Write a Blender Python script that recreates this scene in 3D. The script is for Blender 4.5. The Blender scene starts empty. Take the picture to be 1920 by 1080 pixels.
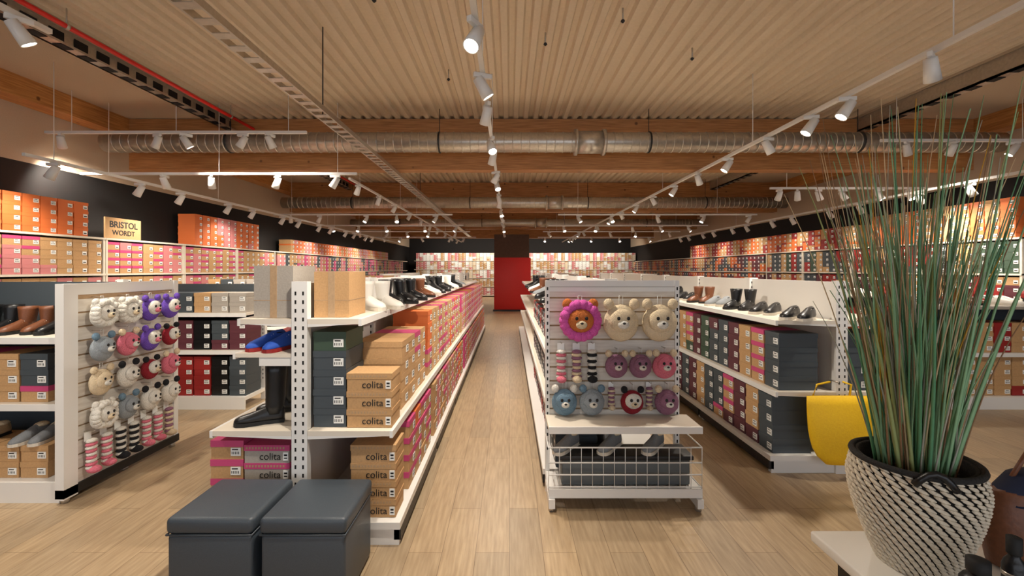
import bpy, bmesh, math, random
from mathutils import Vector, Matrix
R = random.Random(7)
S = bpy.context.scene
COL = S.collection
# ------------------------------------------------------------------ camera
cam_d = bpy.data.cameras.new('camera'); cam = bpy.data.objects.new('camera', cam_d); COL.objects.link(cam)
cam.location = (0, 0, 1.6); cam.rotation_euler = (math.pi/2, 0, 0)
cam_d.sensor_width = 36; cam_d.lens = 830/1920*36
cam_d.shift_x = 5/1920; cam_d.shift_y = -35/1920
cam_d.clip_start = .05; cam_d.clip_end = 200
S.camera = cam
# ------------------------------------------------------------------ view + world
S.view_settings.view_transform = 'Standard'; S.view_settings.look = 'None'
S.view_settings.gamma = 1; S.view_settings.exposure = 0.42; S.view_settings.use_curve_mapping = False
S.cycles.use_denoising = True
S.cycles.max_bounces = 6; S.cycles.diffuse_bounces = 4; S.cycles.sample_clamp_indirect = 4
W = bpy.data.worlds.new('world'); S.world = W; W.use_nodes = True
bg = W.node_tree.nodes['Background']; bg.inputs[0].default_value = (.86, .91, 1, 1); bg.inputs[1].default_value = 1.2
def light(kind, name, loc, energy, color, rot=(0, 0, 0), size=.1, spot=None, blend=.6, sy=None):
    l = bpy.data.lights.new(name, kind); l.energy = energy; l.color = color
    if kind == 'AREA':
        l.shape = 'RECTANGLE'; l.size = size; l.size_y = sy or size
    elif kind == 'SPOT':
        l.spot_size = spot; l.spot_blend = blend; l.shadow_soft_size = size
    else: l.shadow_soft_size = size
    o = bpy.data.objects.new(name, l); o.location = loc; o.rotation_euler = rot; COL.objects.link(o); return o
# daylight through the glazed shop front behind the photographer
light('AREA', 'shopfront_daylight', (0.5, -3.9, 1.9), 330, (.84, .91, 1), (math.radians(90), 0, math.radians(180)), 10, sy=2.8)
WARM = (1, .9, .77)
# ------------------------------------------------------------------ materials
MATS = {}
def mat(name, c, rough=.6, metal=0., bump=0., scale=40., var=0., emit=None, coat=0., stretch=None):
    if name in MATS: return MATS[name]
    m = bpy.data.materials.new(name); m.use_nodes = True; nt = m.node_tree; b = nt.nodes['Principled BSDF']
    b.inputs['Base Color'].default_value = (*c, 1); b.inputs['Roughness'].default_value = rough
    b.inputs['Metallic'].default_value = metal; b.inputs['Coat Weight'].default_value = coat
    tc = nt.nodes.new('ShaderNodeTexCoord'); mp = nt.nodes.new('ShaderNodeMapping'); nt.links.new(tc.outputs['Object'], mp.inputs[0])
    if stretch: mp.inputs['Scale'].default_value = stretch
    nz = nt.nodes.new('ShaderNodeTexNoise'); nz.inputs['Scale'].default_value = scale; nz.inputs['Detail'].default_value = 4
    nt.links.new(mp.outputs[0], nz.inputs['Vector'])
    if var:
        cr = nt.nodes.new('ShaderNodeValToRGB'); nt.links.new(nz.outputs['Fac'], cr.inputs[0])
        cr.color_ramp.elements[0].position = .3; cr.color_ramp.elements[1].position = .7
        cr.color_ramp.elements[0].color = (*[max(0, x*(1-var)) for x in c], 1); cr.color_ramp.elements[1].color = (*[min(1, x*(1+var)) for x in c], 1)
        nt.links.new(cr.outputs[0], b.inputs['Base Color'])
    if bump:
        bp = nt.nodes.new('ShaderNodeBump'); bp.inputs['Strength'].default_value = bump; bp.inputs['Distance'].default_value = .01
        nt.links.new(nz.outputs['Fac'], bp.inputs['Height']); nt.links.new(bp.outputs[0], b.inputs['Normal'])
    if emit:
        b.inputs['Emission Color'].default_value = (*emit[0], 1); b.inputs['Emission Strength'].default_value = emit[1]
    MATS[name] = m; return m
def hexc(r, g, b):
    f = lambda v: ((v/255+.055)/1.055)**2.4 if v > 10 else v/255/12.92
    return (f(r), f(g), f(b))
def wood_mat(name, c1, c2, sc=(1, 1, 1), plank=None, rough=.45, rot=0., knots=False):
    m = bpy.data.materials.new(name); m.use_nodes = True; nt = m.node_tree; b = nt.nodes['Principled BSDF']; N = nt.nodes.new; L = nt.links.new
    tc = N('ShaderNodeTexCoord'); mp = N('ShaderNodeMapping'); L(tc.outputs['Object'], mp.inputs[0]); mp.inputs['Scale'].default_value = sc
    mp.inputs['Rotation'].default_value = (0, 0, rot)
    nz = N('ShaderNodeTexNoise'); nz.inputs['Scale'].default_value = 6; nz.inputs['Detail'].default_value = 8; L(mp.outputs[0], nz.inputs['Vector'])
    cr = N('ShaderNodeValToRGB'); L(nz.outputs['Fac'], cr.inputs[0]); cr.color_ramp.elements[0].position = .32; cr.color_ramp.elements[1].position = .68
    cr.color_ramp.elements[0].color = (*c1, 1); cr.color_ramp.elements[1].color = (*c2, 1)
    out = cr.outputs[0]
    if plank:
        br = N('ShaderNodeTexBrick'); br.offset = .37; mp2 = N('ShaderNodeMapping'); L(tc.outputs['Object'], mp2.inputs[0]); mp2.inputs['Rotation'].default_value = (0, 0, math.pi/2)
        L(mp2.outputs[0], br.inputs['Vector']); br.inputs['Scale'].default_value = 1; br.inputs['Brick Width'].default_value = plank[0]; br.inputs['Row Height'].default_value = plank[1]
        br.inputs['Mortar Size'].default_value = .0018; br.inputs['Color1'].default_value = (.88, .88, .88, 1); br.inputs['Color2'].default_value = (1.08, 1.05, 1.0, 1); br.inputs['Mortar'].default_value = (.5, .45, .4, 1)
        mx = N('ShaderNodeMix'); mx.data_type = 'RGBA'; mx.blend_type = 'MULTIPLY'; mx.inputs[0].default_value = 1
        L(out, mx.inputs[6]); L(br.outputs['Color'], mx.inputs[7]); out = mx.outputs[2]
    if knots:
        vo = N('ShaderNodeTexVoronoi'); vo.inputs['Scale'].default_value = 3.2; L(tc.outputs['Object'], vo.inputs['Vector'])
        k = N('ShaderNodeValToRGB'); L(vo.outputs['Distance'], k.inputs[0]); k.color_ramp.elements[0].position = .05; k.color_ramp.elements[1].position = .1
        k.color_ramp.elements[0].color = (.3, .22, .16, 1); k.color_ramp.elements[1].color = (1, 1, 1, 1)
        mx = N('ShaderNodeMix'); mx.data_type = 'RGBA'; mx.blend_type = 'MULTIPLY'; mx.inputs[0].default_value = 1
        L(out, mx.inputs[6]); L(k.outputs[0], mx.inputs[7]); out = mx.outputs[2]
    L(out, b.inputs['Base Color']); b.inputs['Roughness'].default_value = rough
    bp = N('ShaderNodeBump'); bp.inputs['Strength'].default_value = .12; bp.inputs['Distance'].default_value = .01; L(nz.outputs['Fac'], bp.inputs['Height']); L(bp.outputs[0], b.inputs['Normal'])
    MATS[name] = m; return m
M_floor = wood_mat('oak_floor', hexc(156, 134, 106), hexc(180, 158, 128), (9, .7, 1), (1.25, .19), .38)
M_beam = wood_mat('glulam', hexc(150, 98, 52), hexc(190, 134, 80), (.5, 6, 9), None, .5, knots=True)
M_beamy = wood_mat('purlin_wood', hexc(168, 108, 54), hexc(206, 146, 84), (6, .5, 9), None, .5, knots=True)
M_slat = wood_mat('pale_slat', hexc(205, 196, 184), hexc(226, 220, 210), (1, 1, 9), None, .5)
M_white = mat('white_metal', hexc(232, 230, 226), .35)
M_shelf = mat('cream_shelf', hexc(226, 216, 200), .4)
M_ceil = mat('corrugated_deck', hexc(214, 196, 170), .5, .0, .05, 30, .04)
M_plast = mat('ceiling_plaster', hexc(196, 176, 152), .85, 0, .3, 120, .05)
M_black = mat('black_paint', hexc(18, 14, 14), .8)
M_dark = mat('dark_metal', hexc(40, 38, 38), .45, .3)
M_galv = mat('galvanised', hexc(196, 188, 176), .32, .75, .05, 30, .1)
M_tan = mat('tan_board', hexc(176, 146, 112), .7, 0, .1, 60, .08)
M_stool = mat('charcoal_leatherette', hexc(62, 70, 78), .42, 0, .15, 260, .08)
M_card = mat('cardboard', hexc(190, 150, 104), .8, 0, .1, 90, .08)
M_grey = mat('grey_board', hexc(168, 160, 150), .75, 0, .1, 90, .06)
M_pink = mat('magenta_card', hexc(198, 70, 120), .6)
M_orange = mat('orange_card', hexc(214, 110, 52), .6)
M_redc = mat('red_card', hexc(150, 36, 34), .6)
M_maroon = mat('maroon_card', hexc(92, 44, 54), .6)
M_slate = mat('slate_card', hexc(66, 74, 80), .6)
M_greenc = mat('dark_green_card', hexc(58, 78, 62), .6)
M_rose = mat('rose_card', hexc(206, 130, 130), .6)
M_cream = mat('cream_card', hexc(222, 206, 180), .65)
M_label = mat('white_label', hexc(240, 240, 236), .5)
M_ink = mat('black_ink', hexc(24, 22, 22), .6)
M_red = mat('bright_red', hexc(214, 30, 24), .45)
M_yellow = mat('yellow_fabric', hexc(255, 202, 28), .6, 0, .2, 90, .06)
M_lamp = mat('lamp_lens', (1, .9, .75), .3, emit=((1, .9, .74), 26))
M_wleather = mat('white_leather', hexc(232, 228, 220), .4, 0, .05, 80)
M_bleather = mat('black_leather', hexc(22, 22, 24), .35, 0, .08, 120)
M_brleather = mat('brown_leather', hexc(112, 66, 40), .45, 0, .1, 100, .15)
M_beige = mat('beige_suede', hexc(196, 168, 130), .8, 0, .2, 160, .1)
M_greyf = mat('grey_felt', hexc(134, 138, 142), .9, 0, .3, 160, .1)
M_rubber = mat('rubber_sole', hexc(212, 204, 190), .7)
M_rubberb = mat('black_rubber', hexc(20, 20, 20), .7)
def plush(name, c): return mat(name, c, .95, 0, .9, 150, .12)
P_white = plush('white_plush', hexc(232, 228, 218)); P_cream = plush('cream_plush', hexc(232, 212, 178)); P_pink = plush('pink_plush', hexc(222, 96, 180))
P_purple = plush('purple_plush', hexc(110, 76, 180)); P_orange = plush('orange_plush', hexc(206, 116, 56)); P_grey = plush('grey_plush', hexc(150, 158, 164))
P_black = plush('black_plush', hexc(26, 26, 30)); P_mauve = plush('mauve_plush', hexc(150, 104, 128)); P_blue = plush('blue_grey_plush', hexc(110, 138, 158))
P_rose = plush('rose_plush', hexc(226, 120, 140)); P_red = plush('red_plush', hexc(150, 30, 44))
# ------------------------------------------------------------------ mesh helpers
class MB:
    def __init__(s): s.v = []; s.f = []; s.m = []; s.sm = []; s.mats = []
    def mi(s, m):
        if m not in s.mats: s.mats.append(m)
        return s.mats.index(m)
    def add(s, vs, fs, m, smooth=False):
        o = len(s.v); s.v += [tuple(v) for v in vs]; k = s.mi(m)
        for f in fs: s.f.append(tuple(i+o for i in f)); s.m.append(k); s.sm.append(smooth)
        return s
    def box(s, x0, x1, y0, y1, z0, z1, m, bev=0.):
        if bev <= 0:
            vs = [(x0, y0, z0), (x1, y0, z0), (x1, y1, z0), (x0, y1, z0), (x0, y0, z1), (x1, y0, z1), (x1, y1, z1), (x0, y1, z1)]
            return s.add(vs, [(3, 2, 1, 0), (4, 5, 6, 7), (0, 1, 5, 4), (1, 2, 6, 5), (2, 3, 7, 6), (3, 0, 4, 7)], m)
        b = bmesh.new(); bmesh.ops.create_cube(b, size=1)
        for v in b.verts: v.co = Vector(((x0+x1)/2+v.co.x*(x1-x0), (y0+y1)/2+v.co.y*(y1-y0), (z0+z1)/2+v.co.z*(z1-z0)))
        bmesh.ops.bevel(b, geom=b.edges[:], offset=bev, segments=3, affect='EDGES', profile=.5)
        b.verts.ensure_lookup_table(); b.verts.index_update()
        s.add([v.co[:] for v in b.verts], [[v.index for v in f.verts] for f in b.faces], m, True); b.free(); return s
    def loft(s, rings, m, cap=True, smooth=True, closed=False):
        n = len(rings[0]); vs = [p for r in rings for p in r]; fs = []
        for i in range(len(rings)-1):
            for j in range(n):
                a = i*n+j; b_ = i*n+(j+1) % n; fs.append((a, b_, b_+n, a+n))
        if cap:
            fs.append(tuple(reversed(range(n)))); fs.append(tuple(range((len(rings)-1)*n, len(rings)*n)))
        return s.add(vs, fs, m, smooth)
    def tube(s, pts, r, m, n=8, r1=None):
        pts = [Vector(p) for p in pts]; rings = []
        for i, p in enumerate(pts):
            t = (pts[min(i+1, len(pts)-1)]-pts[max(i-1, 0)]).normalized()
            u = t.cross(Vector((0, 0, 1)) if abs(t.z) < .9 else Vector((1, 0, 0))).normalized(); w = t.cross(u)
            rr = r if r1 is None else r+(r1-r)*i/(len(pts)-1)
            rings.append([p+(u*math.cos(a)+w*math.sin(a))*rr for a in [2*math.pi*k/n for k in range(n)]])
        return s.loft(rings, m)
    def ell(s, c, r, m, nu=14, nv=9, noise=0., rng=None):
        rings = []
        for i in range(nv+1):
            th = math.pi*i/nv; th = min(max(th, .03), math.pi-.03)
            rings.append([Vector((c[0]+r[0]*math.sin(th)*math.cos(a)*(1+(rng.uniform(-noise, noise) if rng else 0)), c[1]+r[1]*math.sin(th)*math.sin(a)*(1+(rng.uniform(-noise, noise) if rng else 0)), c[2]+r[2]*math.cos(th))) for a in [-2*math.pi*k/nu for k in range(nu)]])
        return s.loft(rings, m)
    def lathe(s, prof, m, n=24, c=(0, 0, 0)):
        rings = [[(c[0]+r*math.cos(2*math.pi*k/n), c[1]+r*math.sin(2*math.pi*k/n), c[2]+z) for k in range(n)] for r, z in prof]
        return s.loft(rings, m)
    def build(s, name, parent=None, loc=(0, 0, 0), rot=(0, 0, 0), kind=None):
        me = bpy.data.meshes.new(name); me.from_pydata(s.v, [], s.f)
        for m in s.mats: me.materials.append(m)
        me.polygons.foreach_set('material_index', s.m); me.polygons.foreach_set('use_smooth', s.sm); me.update()
        o = bpy.data.objects.new(name, me); COL.objects.link(o); o.parent = parent; o.location = loc; o.rotation_euler = rot
        if kind: o['kind'] = kind
        return o
def tag(o, label, cat, group=None):
    o['label'] = label; o['category'] = cat
    if group: o['group'] = group
    return o
def thing(name, label, cat, loc=(0, 0, 0), rz=0, group=None):
    o = bpy.data.objects.new(name, None); o.empty_display_size = .05; COL.objects.link(o); o.location = loc; o.rotation_euler = (0, 0, rz); return tag(o, label, cat, group)
KIDS = {}
def kids(o):
    if o.name not in KIDS: KIDS[o.name] = [c for c in bpy.data.objects if c.parent == o]
    return KIDS[o.name]
def dup(o, loc, rz=0, label=None, group=None, rot=None, parent=None, scale=None):
    c = o.copy(); COL.objects.link(c); c.parent = parent
    if loc is not None: c.location = loc; c.rotation_euler = rot or (0, 0, rz)
    if scale: c.scale = scale
    if label: c['label'] = label
    if group: c['group'] = group
    for k in kids(o): dup(k, None, parent=c)
    return c
class Proto:
    """first use moves the prototype itself, later uses copy it"""
    def __init__(s, root): s.root = root; s.used = False; kids(root); [kids(k) for k in kids(root)]
    def put(s, loc, rz=0, label=None, group=None, rot=None, scale=None, cat=None):
        if not s.used:
            s.used = True; r = s.root; r.location = loc; r.rotation_euler = rot or (0, 0, rz)
            if label: r['label'] = label
            if group: r['group'] = group
            if scale: r.scale = scale
        else: r = dup(s.root, loc, rz, label, group, rot, None, scale or (1, 1, 1))
        if not group and 'group' in r: del r['group']
        if cat: r['category'] = cat
        return r
def text_mesh(txt, size, m, name='printed_text', parent=None, loc=(0, 0, 0), rot=(0, 0, 0), ext=.0006, bold=0):
    cu = bpy.data.curves.new(name, 'FONT'); cu.body = txt; cu.size = size; cu.extrude = ext; cu.align_x = 'CENTER'; cu.align_y = 'CENTER'; cu.offset = bold
    t = bpy.data.objects.new('t', cu); COL.objects.link(t); bpy.context.view_layer.update()
    me = bpy.data.meshes.new_from_object(t.evaluated_get(bpy.context.evaluated_depsgraph_get())); bpy.data.objects.remove(t); me.name = name
    me.materials.clear(); me.materials.append(m)
    o = bpy.data.objects.new(name, me); COL.objects.link(o); o.parent = parent; o.location = loc; o.rotation_euler = rot; return o
def struct(name, mb): return mb.build(name, kind='structure')
# ------------------------------------------------------------------ building shell
XL, XR, YF, YB, ZC = -6.1, 7.4, 27., -4., 3.9
struct('floor', MB().box(XL-.2, XR+.2, YB, YF+.2, -.1, 0, M_floor))
# corrugated steel deck between the two edge girders
mb = MB(); prof = []; x = -4.2; P = .15
while x < 5.3:
    prof += [(x, ZC+.04), (x+.05, ZC+.04), (x+.07, ZC), (x+.13, ZC)]; x += P
prof.append((5.3, ZC+.04))
vs = [(x, YB, z) for x, z in prof]+[(x, YF, z) for x, z in prof]; n = len(prof)
mb.add(vs, [(i, i+n, i+n+1, i+1) for i in range(n-1)], M_ceil)
mb.box(-4.4, 5.5, YB, YF, ZC+.045, ZC+.1, M_ceil)
struct('ceiling', mb)
struct('ceiling_left', MB().box(XL-.2, -4.2, YB, YF, ZC, ZC+.1, M_plast))
struct('ceiling_right', MB().box(5.3, XR+.2, YB, YF, ZC, ZC+.1, M_plast))
def wall(name, x0, x1, y0, y1): struct(name, MB().box(x0, x1, y0, y1, 0, 2.95, M_black).box(x0, x1, y0, y1, 2.95, ZC, M_plast))
wall('wall_left', XL-.15, XL, YB, YF); wall('wall_right', XR, XR+.15, YB, YF)
struct('wall_back', MB().box(XL-.15, XR+.15, YF, YF+.15, 0, ZC, M_black))
# shop front behind the camera : piers and header, glazed openings between
mb = MB().box(XL, XR, YB-.15, YB, 3.3, ZC, M_plast).box(XL, XR, YB-.15, YB, 0, .3, M_plast)
for x in (XL, -2.6, .6, 3.9, XR-.2): mb.box(x, x+.2, YB-.15, YB, .3, 3.3, M_dark)
struct('wall_front', mb)
# timber purlins along the walls
for i, x in enumerate((XL+.02, XR-.3)):
    struct('trim_%d' % (i+1), MB().box(x, x+.28, YB, YF, ZC-.26, ZC-.002, M_beamy))
# edge girders with slots
for i, x in enumerate((-4.28, 5.3)):
    mb = MB().box(x, x+.03, YB, YF, ZC-.2, ZC-.004, M_galv).box(x, x+.13, YB, YF, ZC-.2, ZC-.18, M_galv)
    y = 0.
    while y < 14:
        mb.box(x+.031, x+.037, y, y+.14, ZC-.15, ZC-.05, M_black); mb.box(x+.03, x+.12, y+.03, y+.15, ZC-.206, ZC-.2005, M_black); y += .24
    struct('trim_%d' % (i+3), mb)
# glulam cross beams
for i, y in enumerate((6.75, 11.7, 16.7, 21.7)):
    tag(MB().box(XL+.3, XR-.32, y, y+.22, 3.12, ZC-.006, M_beam).build('glulam_beam'),
        ['nearest broad knotty timber beam crossing the ceiling behind the round duct', 'second timber beam across the ceiling from the camera', 'third timber beam across the ceiling, dark with distance', 'farthest timber beam near the back of the shop'][i], 'beam')
# ducts
def duct(y, z, r, label):
    mb = MB(); mb.tube([(XL+.32, y, z), (XR-.35, y, z)], r, M_galv, 20)
    x = XL+.5
    while x < XR-.5:
        mb.tube([(x, y, z), (x+.012, y, z)], r+.006, M_galv, 20); x += .12
    t = thing('ventilation_duct', label, 'duct', (0, 0, 0))
    mb.build('spiral_tube', t)
    c = MB().tube([(.95, y, z), (1.35, y, z)], r+.02, M_galv, 20); c.tube([(.93, y, z), (.97, y, z)], r+.045, M_galv, 20).tube([(1.33, y, z), (1.37, y, z)], r+.045, M_galv, 20)
    c.build('coupling_collar', t)
    for hx in (-4, -1, 2, 5):
        MB().tube([(hx, y, z+r), (hx, y, ZC)], .005, M_dark, 6).tube([(hx-.01, y, z), (hx+.01, y, z)], r+.012, M_dark, 20).build('hanger_rod', t)
duct(6.35, 3.42, .14, 'spiral galvanised ventilation duct in front of the nearest timber beam')
duct(11.3, 3.3, .14, 'galvanised duct hanging before the second timber beam')
duct(16.2, 3.3, .14, 'distant galvanised duct before the third timber beam')
# red sprinkler main and thin rods
t = thing('sprinkler_pipe', 'red pipe running into the shop beside the left girder', 'pipe')
MB().tube([(-3.9, YB, 3.74), (-3.9, 14, 3.74)], .022, M_red, 10).build('pipe_run', t)
for y in (1.6, 3.9, 6.2):
    MB().tube([(-3.9, y, 3.74), (-3.9, y, ZC)], .006, M_galv, 6).tube([(-3.9, y-.012, 3.74), (-3.9, y+.012, 3.74)], .03, M_galv, 10).build('pipe_hanger', t)
t = thing('cable_tray', 'perforated steel cable tray under the corrugated deck left of the centre track', 'cable tray')
mb = MB().box(-1.84, -1.825, YB, 20, 3.05, 3.1, M_galv).box(-1.715, -1.7, YB, 20, 3.05, 3.1, M_galv)
y = 0
while y < 14:
    mb.box(-1.825, -1.715, y, y+.07, 3.05, 3.056, M_galv); y += .16
mb.box(-1.825, -1.715, 14, 20, 3.05, 3.056, M_galv).build('tray', t)
for y in (1.5, 4.2, 8.8): MB().tube([(-1.77, y, 3.055), (-1.77, y, ZC)], .006, M_dark, 6).build('drop_rod', t)
for i, (x, y) in enumerate([(-1.1, 3.6), (.35, 4.3), (1.0, 3.9), (1.9, 4.6), (-.7, 5.1)]):
    t = thing('ceiling_sprinkler', 'small sprinkler %s under the corrugated ceiling' % ['left of the centre track', 'just right of the centre track', 'farther right of the centre track', 'rightmost of five', 'farthest in, left of the track'][i], 'sprinkler', (x, y, ZC), group='ceiling sprinklers')
    MB().tube([(0, 0, 0), (0, 0, -.1)], .008, M_galv, 6).build('drop_pipe', t); MB().lathe([(.012, -.1), (.02, -.115), (.006, -.13)], M_dark, 8).build('deflector', t)
# ------------------------------------------------------------------ track lighting
def make_lamp():
    t = thing('track_spotlight', 'x', 'spotlight')
    MB().box(-.016, .016, -.07, .07, -.035, 0, M_white, .004).build('adapter', t)
    MB().tube([(0, 0, -.035), (0, 0, -.085)], .009, M_white, 8).build('swivel_arm', t)
    h = MB(); a = Vector((0, .55, -.83)).normalized(); c = Vector((0, 0, -.1))
    u = Vector((1, 0, 0)); w = a.cross(u)
    rings = [[c+a*q+(u*math.cos(k)+w*math.sin(k))*r for k in [2*math.pi*j/18 for j in range(18)]] for q, r in [(-.075, .02), (-.07, .038), (.02, .045), (.085, .05), (.085, .044), (.07, .042)]]
    h.loft(rings, M_white); hd = h.build('lamp_head', t)
    l = MB(); rings = [[c+a*q+(u*math.cos(k)+w*math.sin(k))*r for k in [2*math.pi*j/18 for j in range(18)]] for q, r in [(.071, .041), (.08, .04)]]
    l.loft(rings, M_lamp).build('lens', hd)
    return Proto(t)
LAMP = make_lamp()
ORDN = ['first', 'second', 'third', 'fourth', 'fifth', 'sixth', 'seventh', 'eighth', 'ninth', 'tenth', 'eleventh', 'twelfth', 'thirteenth', 'fourteenth', 'fifteenth', 'sixteenth', 'seventeenth', 'eighteenth', 'nineteenth', 'twentieth']
CNT = {}
def lamp(x, y, z, rz, label, group, power=0., tilt=33):
    if group:
        k = CNT.get(group, 0); CNT[group] = k+1; label += ', %s from the %s' % (ORDN[k], 'left' if 'cross' in group else 'front')
    LAMP.put((x, y, z), rz, label, group)
    if power:
        d = Vector((0, .55, -.83)); d.rotate(Matrix.Rotation(rz, 3, 'Z')); p = Vector((x, y, z-.1))+d.normalized()*.12
        q = d.to_track_quat('-Z', 'Y').to_euler()
        light('SPOT', 'spot_beam', p, power*(1 if y < 7 else .6), WARM, q, .05, math.radians(115), .8)
def track(x0, y0, x1, y1, z, label, drops):
    t = thing('lighting_track', label, 'lighting track')
    dx, dy = x1-x0, y1-y0; w = .018
    if abs(dx) > abs(dy): mb = MB().box(x0, x1, y0-w, y0+w, z, z+.034, M_white)
    else: mb = MB().box(x0-w, x0+w, y0, y1, z, z+.034, M_white)
    mb.build('rail', t)
    for f in drops:
        MB().tube([(x0+dx*f, y0+dy*f, z+.034), (x0+dx*f, y0+dy*f, ZC-.002)], .004, M_white, 6).build('suspension_wire', t)
track(-.2, .5, -.2, 24, 3.06, 'long white lighting track down the middle of the ceiling', (.05, .12, .2, .33, .55, .75))
for i, y in enumerate([1.6, 2.6, 3.3, 3.9, 4.9, 5.4, 6.6, 7.2, 8.6, 9.2, 10.8, 12, 13.6, 15.4, 17.5, 20.5]):
    lamp(-.2, y, 3.06, R.choice([.4, -.5, 1.1, -1.2]) + (math.pi if i % 3 == 1 else 0), 'white spotlight on the middle ceiling track', 'spotlights on the middle track', 120 if i % 2 == 1 or i < 3 else 0)
track(2.86, .5, 2.86, 24, 3.06, 'long white lighting track over the right aisle', (.03, .1, .2, .33, .5, .7))
for i, y in enumerate([3.0, 3.75, 4.2, 4.9, 5.8, 6.7, 7.7, 8.8, 10, 11.3, 12.6, 14.4, 17, 19, 21]):
    lamp(2.86, y, 3.06, R.choice([1.4, -1.4, 1.9, -.9]), 'white spotlight on the track over the right aisle', 'spotlights on the right track', 120 if i % 2 == 0 else 0)
track(-2.6, 7.2, -2.6, 24, 3.06, 'white lighting track over the left aisle, seen far off', (.03, .2, .5))
for i, y in enumerate([7.6, 8.8, 10, 11.5, 13, 14.5, 16, 18, 20, 22]):
    lamp(-2.6, y, 3.06, R.choice([1.4, -1.4, .9]), 'white spotlight on the far left aisle track', 'spotlights on the left aisle track', 120 if i % 2 == 0 else 0)
track(-3.32, .4, -3.32, 3.2, 3.3, 'short white lighting track at the top left corner', (.1, .8))
lamp(-3.3, 2.98, 3.3, -.6, 'glaring white spotlight at the top left corner of the ceiling', None, 160)
lamp(-3.3, 1.2, 3.3, .4, 'white spotlight on the short left track, nearer than the glaring one', None, 120)
track(-5.95, 5.68, -2.6, 5.68, 3.34, 'nearest left crosswise lighting track below the timber beam', (.1, .5, .93))
for i, x in enumerate((-5.75, -4.52, -4.15, -3.42, -3.07)):
    lamp(x, 5.68, 3.34, [0.5, 1.2, -.8, 1.5, -.4][i], 'white spotlight on the nearest left crosswise track', 'spotlights on the nearest left cross track', 120 if i in (0, 2, 4) else 0)
track(-5.9, 6.1, -2.1, 6.1, 2.9, 'second left crosswise lighting track under the timber beam', (.1, .5, .93))
for i, x in enumerate((-4.75, -4.1, -3.2, -2.4)): lamp(x, 6.1, 2.9, .5*i, 'white spotlight on the second left crosswise track', 'spotlights on the second left cross track', 80 if i % 2 else 0)
track(4.95, 5.9, 7.05, 5.9, 3.3, 'right crosswise lighting track behind the tall grass tips', (.1, .9))
for i, x in enumerate((5.3, 5.9, 6.72)): lamp(x, 5.9, 3.3, -1+i, 'white spotlight on the right crosswise track behind the grass tips', 'spotlights on the near right cross track', 120 if i != 1 else 0)
track(4.3, 7.3, 7.05, 7.3, 2.92, 'lower right crosswise lighting track behind the grass', (.1, .9))
for i, x in enumerate((4.45, 4.75, 5.1, 5.5, 6.1, 6.6)): lamp(x, 7.3, 2.92, -.6*i, 'white spotlight on the lower right crosswise track', 'spotlights on the lower right cross track', 80 if i % 2 else 0)
for j, (y, w) in enumerate([(10.9, 'third'), (13.6, 'fourth'), (15.8, 'fifth'), (18.6, 'sixth')]):
    for s, (xa, xb) in (('left', (-5.8, -1.4)), ('right', (1.2, 6.1))):
        track(xa, y, xb, y, 2.93, 'distant %s %s crosswise lighting track counted from the front' % (w, s), (.1, .8))
        for i in range(5):
            x = xa+.4+(xb-xa-.8)*i/4+R.uniform(-.2, .2)
            lamp(x, y, 2.93, R.uniform(0, 6), 'tiny distant spotlight on the %s %s crosswise track' % (w, s), 'spotlights on the %s %s cross track' % (w, s), 90 if i % 2 == 1 else 0)
for s, x, rz in (('left', -5.05, math.pi/2), ('right', 6.3, -math.pi/2)):
    track(x, 4.6, x, 20, 2.78, 'low lighting track washing the %s wall shelves' % s, (.02, .2, .5, .9))
    for i in range(13):
        lamp(x, 4.9+i*.95+(.2 if i % 2 else 0), 2.78, rz, 'white spotlight washing the %s wall boxes' % s, 'spotlights along the %s wall' % s, 48 if i % 2 == 0 else 0)
# ------------------------------------------------------------------ shoe boxes
def make_box(kind, body, lid, L=.31, Wd=.195, H=.112, text=None):
    """end face (with the size label) looks along -Y at y=0, box runs back to y=L; width along X"""
    t = thing('shoe_box', 'x', 'shoe box')
    bd = MB().box(-Wd/2+.003, Wd/2-.003, .003, L-.003, 0, H*.97, body).build('box_body', t)
    MB().box(-Wd/2, Wd/2, 0, L, H*.66, H, lid).build('lid', t)
    lb = MB().box(Wd*.12, Wd*.42, -.0012, .0025, H*.2, H*.62, M_label)
    for k in range(5): lb.box(Wd*(.15+.05*k), Wd*(.15+.05*k)+.004, -.0018, -.001, H*.28, H*.42, M_ink)
    lb.box(Wd*.16, Wd*.34, -.0018, -.001, H*.5, H*.56, M_ink)
    lb.build('size_label', bd)
    return Proto(t)
BOX_M = dict(pink=(M_card, M_pink), card=(M_card, M_card), orange=(M_orange, M_orange), red=(M_redc, M_redc), maroon=(M_maroon, M_maroon),
       slate=(M_slate, M_slate), green=(M_greenc, M_greenc), rose=(M_rose, M_rose), cream=(M_cream, M_cream), grey=(M_grey, M_grey), black=(M_bleather, M_bleather))
BOX = {k: make_box(k, *a) for k, a in BOX_M.items()}
WORD = dict(pink='magenta-lidded brown shoe box', card='plain brown shoe box', orange='orange shoe box', red='red shoe box', maroon='maroon shoe box', slate='slate grey shoe box', green='dark green shoe box', rose='rose pink shoe box', cream='cream shoe box', grey='grey cardboard shoe box', black='black shoe box')
BH, BW, BL = .112, .195, .31
PEND = []; MEGA = MB()
def mega(M, w, l, h, body, lid):
    def bx(x0, x1, y0, y1, z0, z1, m):
        o = MB().box(x0, x1, y0, y1, z0, z1, m); MEGA.add([M @ Vector(v) for v in o.v], o.f, m)
    bx(-w/2+.003, w/2-.003, .003, l-.003, 0, h*.67, body); bx(-w/2, w/2, 0, l, h*.66, h, lid)
    bx(w*.12, w*.42, -.002, .0, h*.2, h*.62, M_label); bx(w*.17, w*.37, -.003, -.002, h*.3, h*.42, M_ink)
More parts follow.
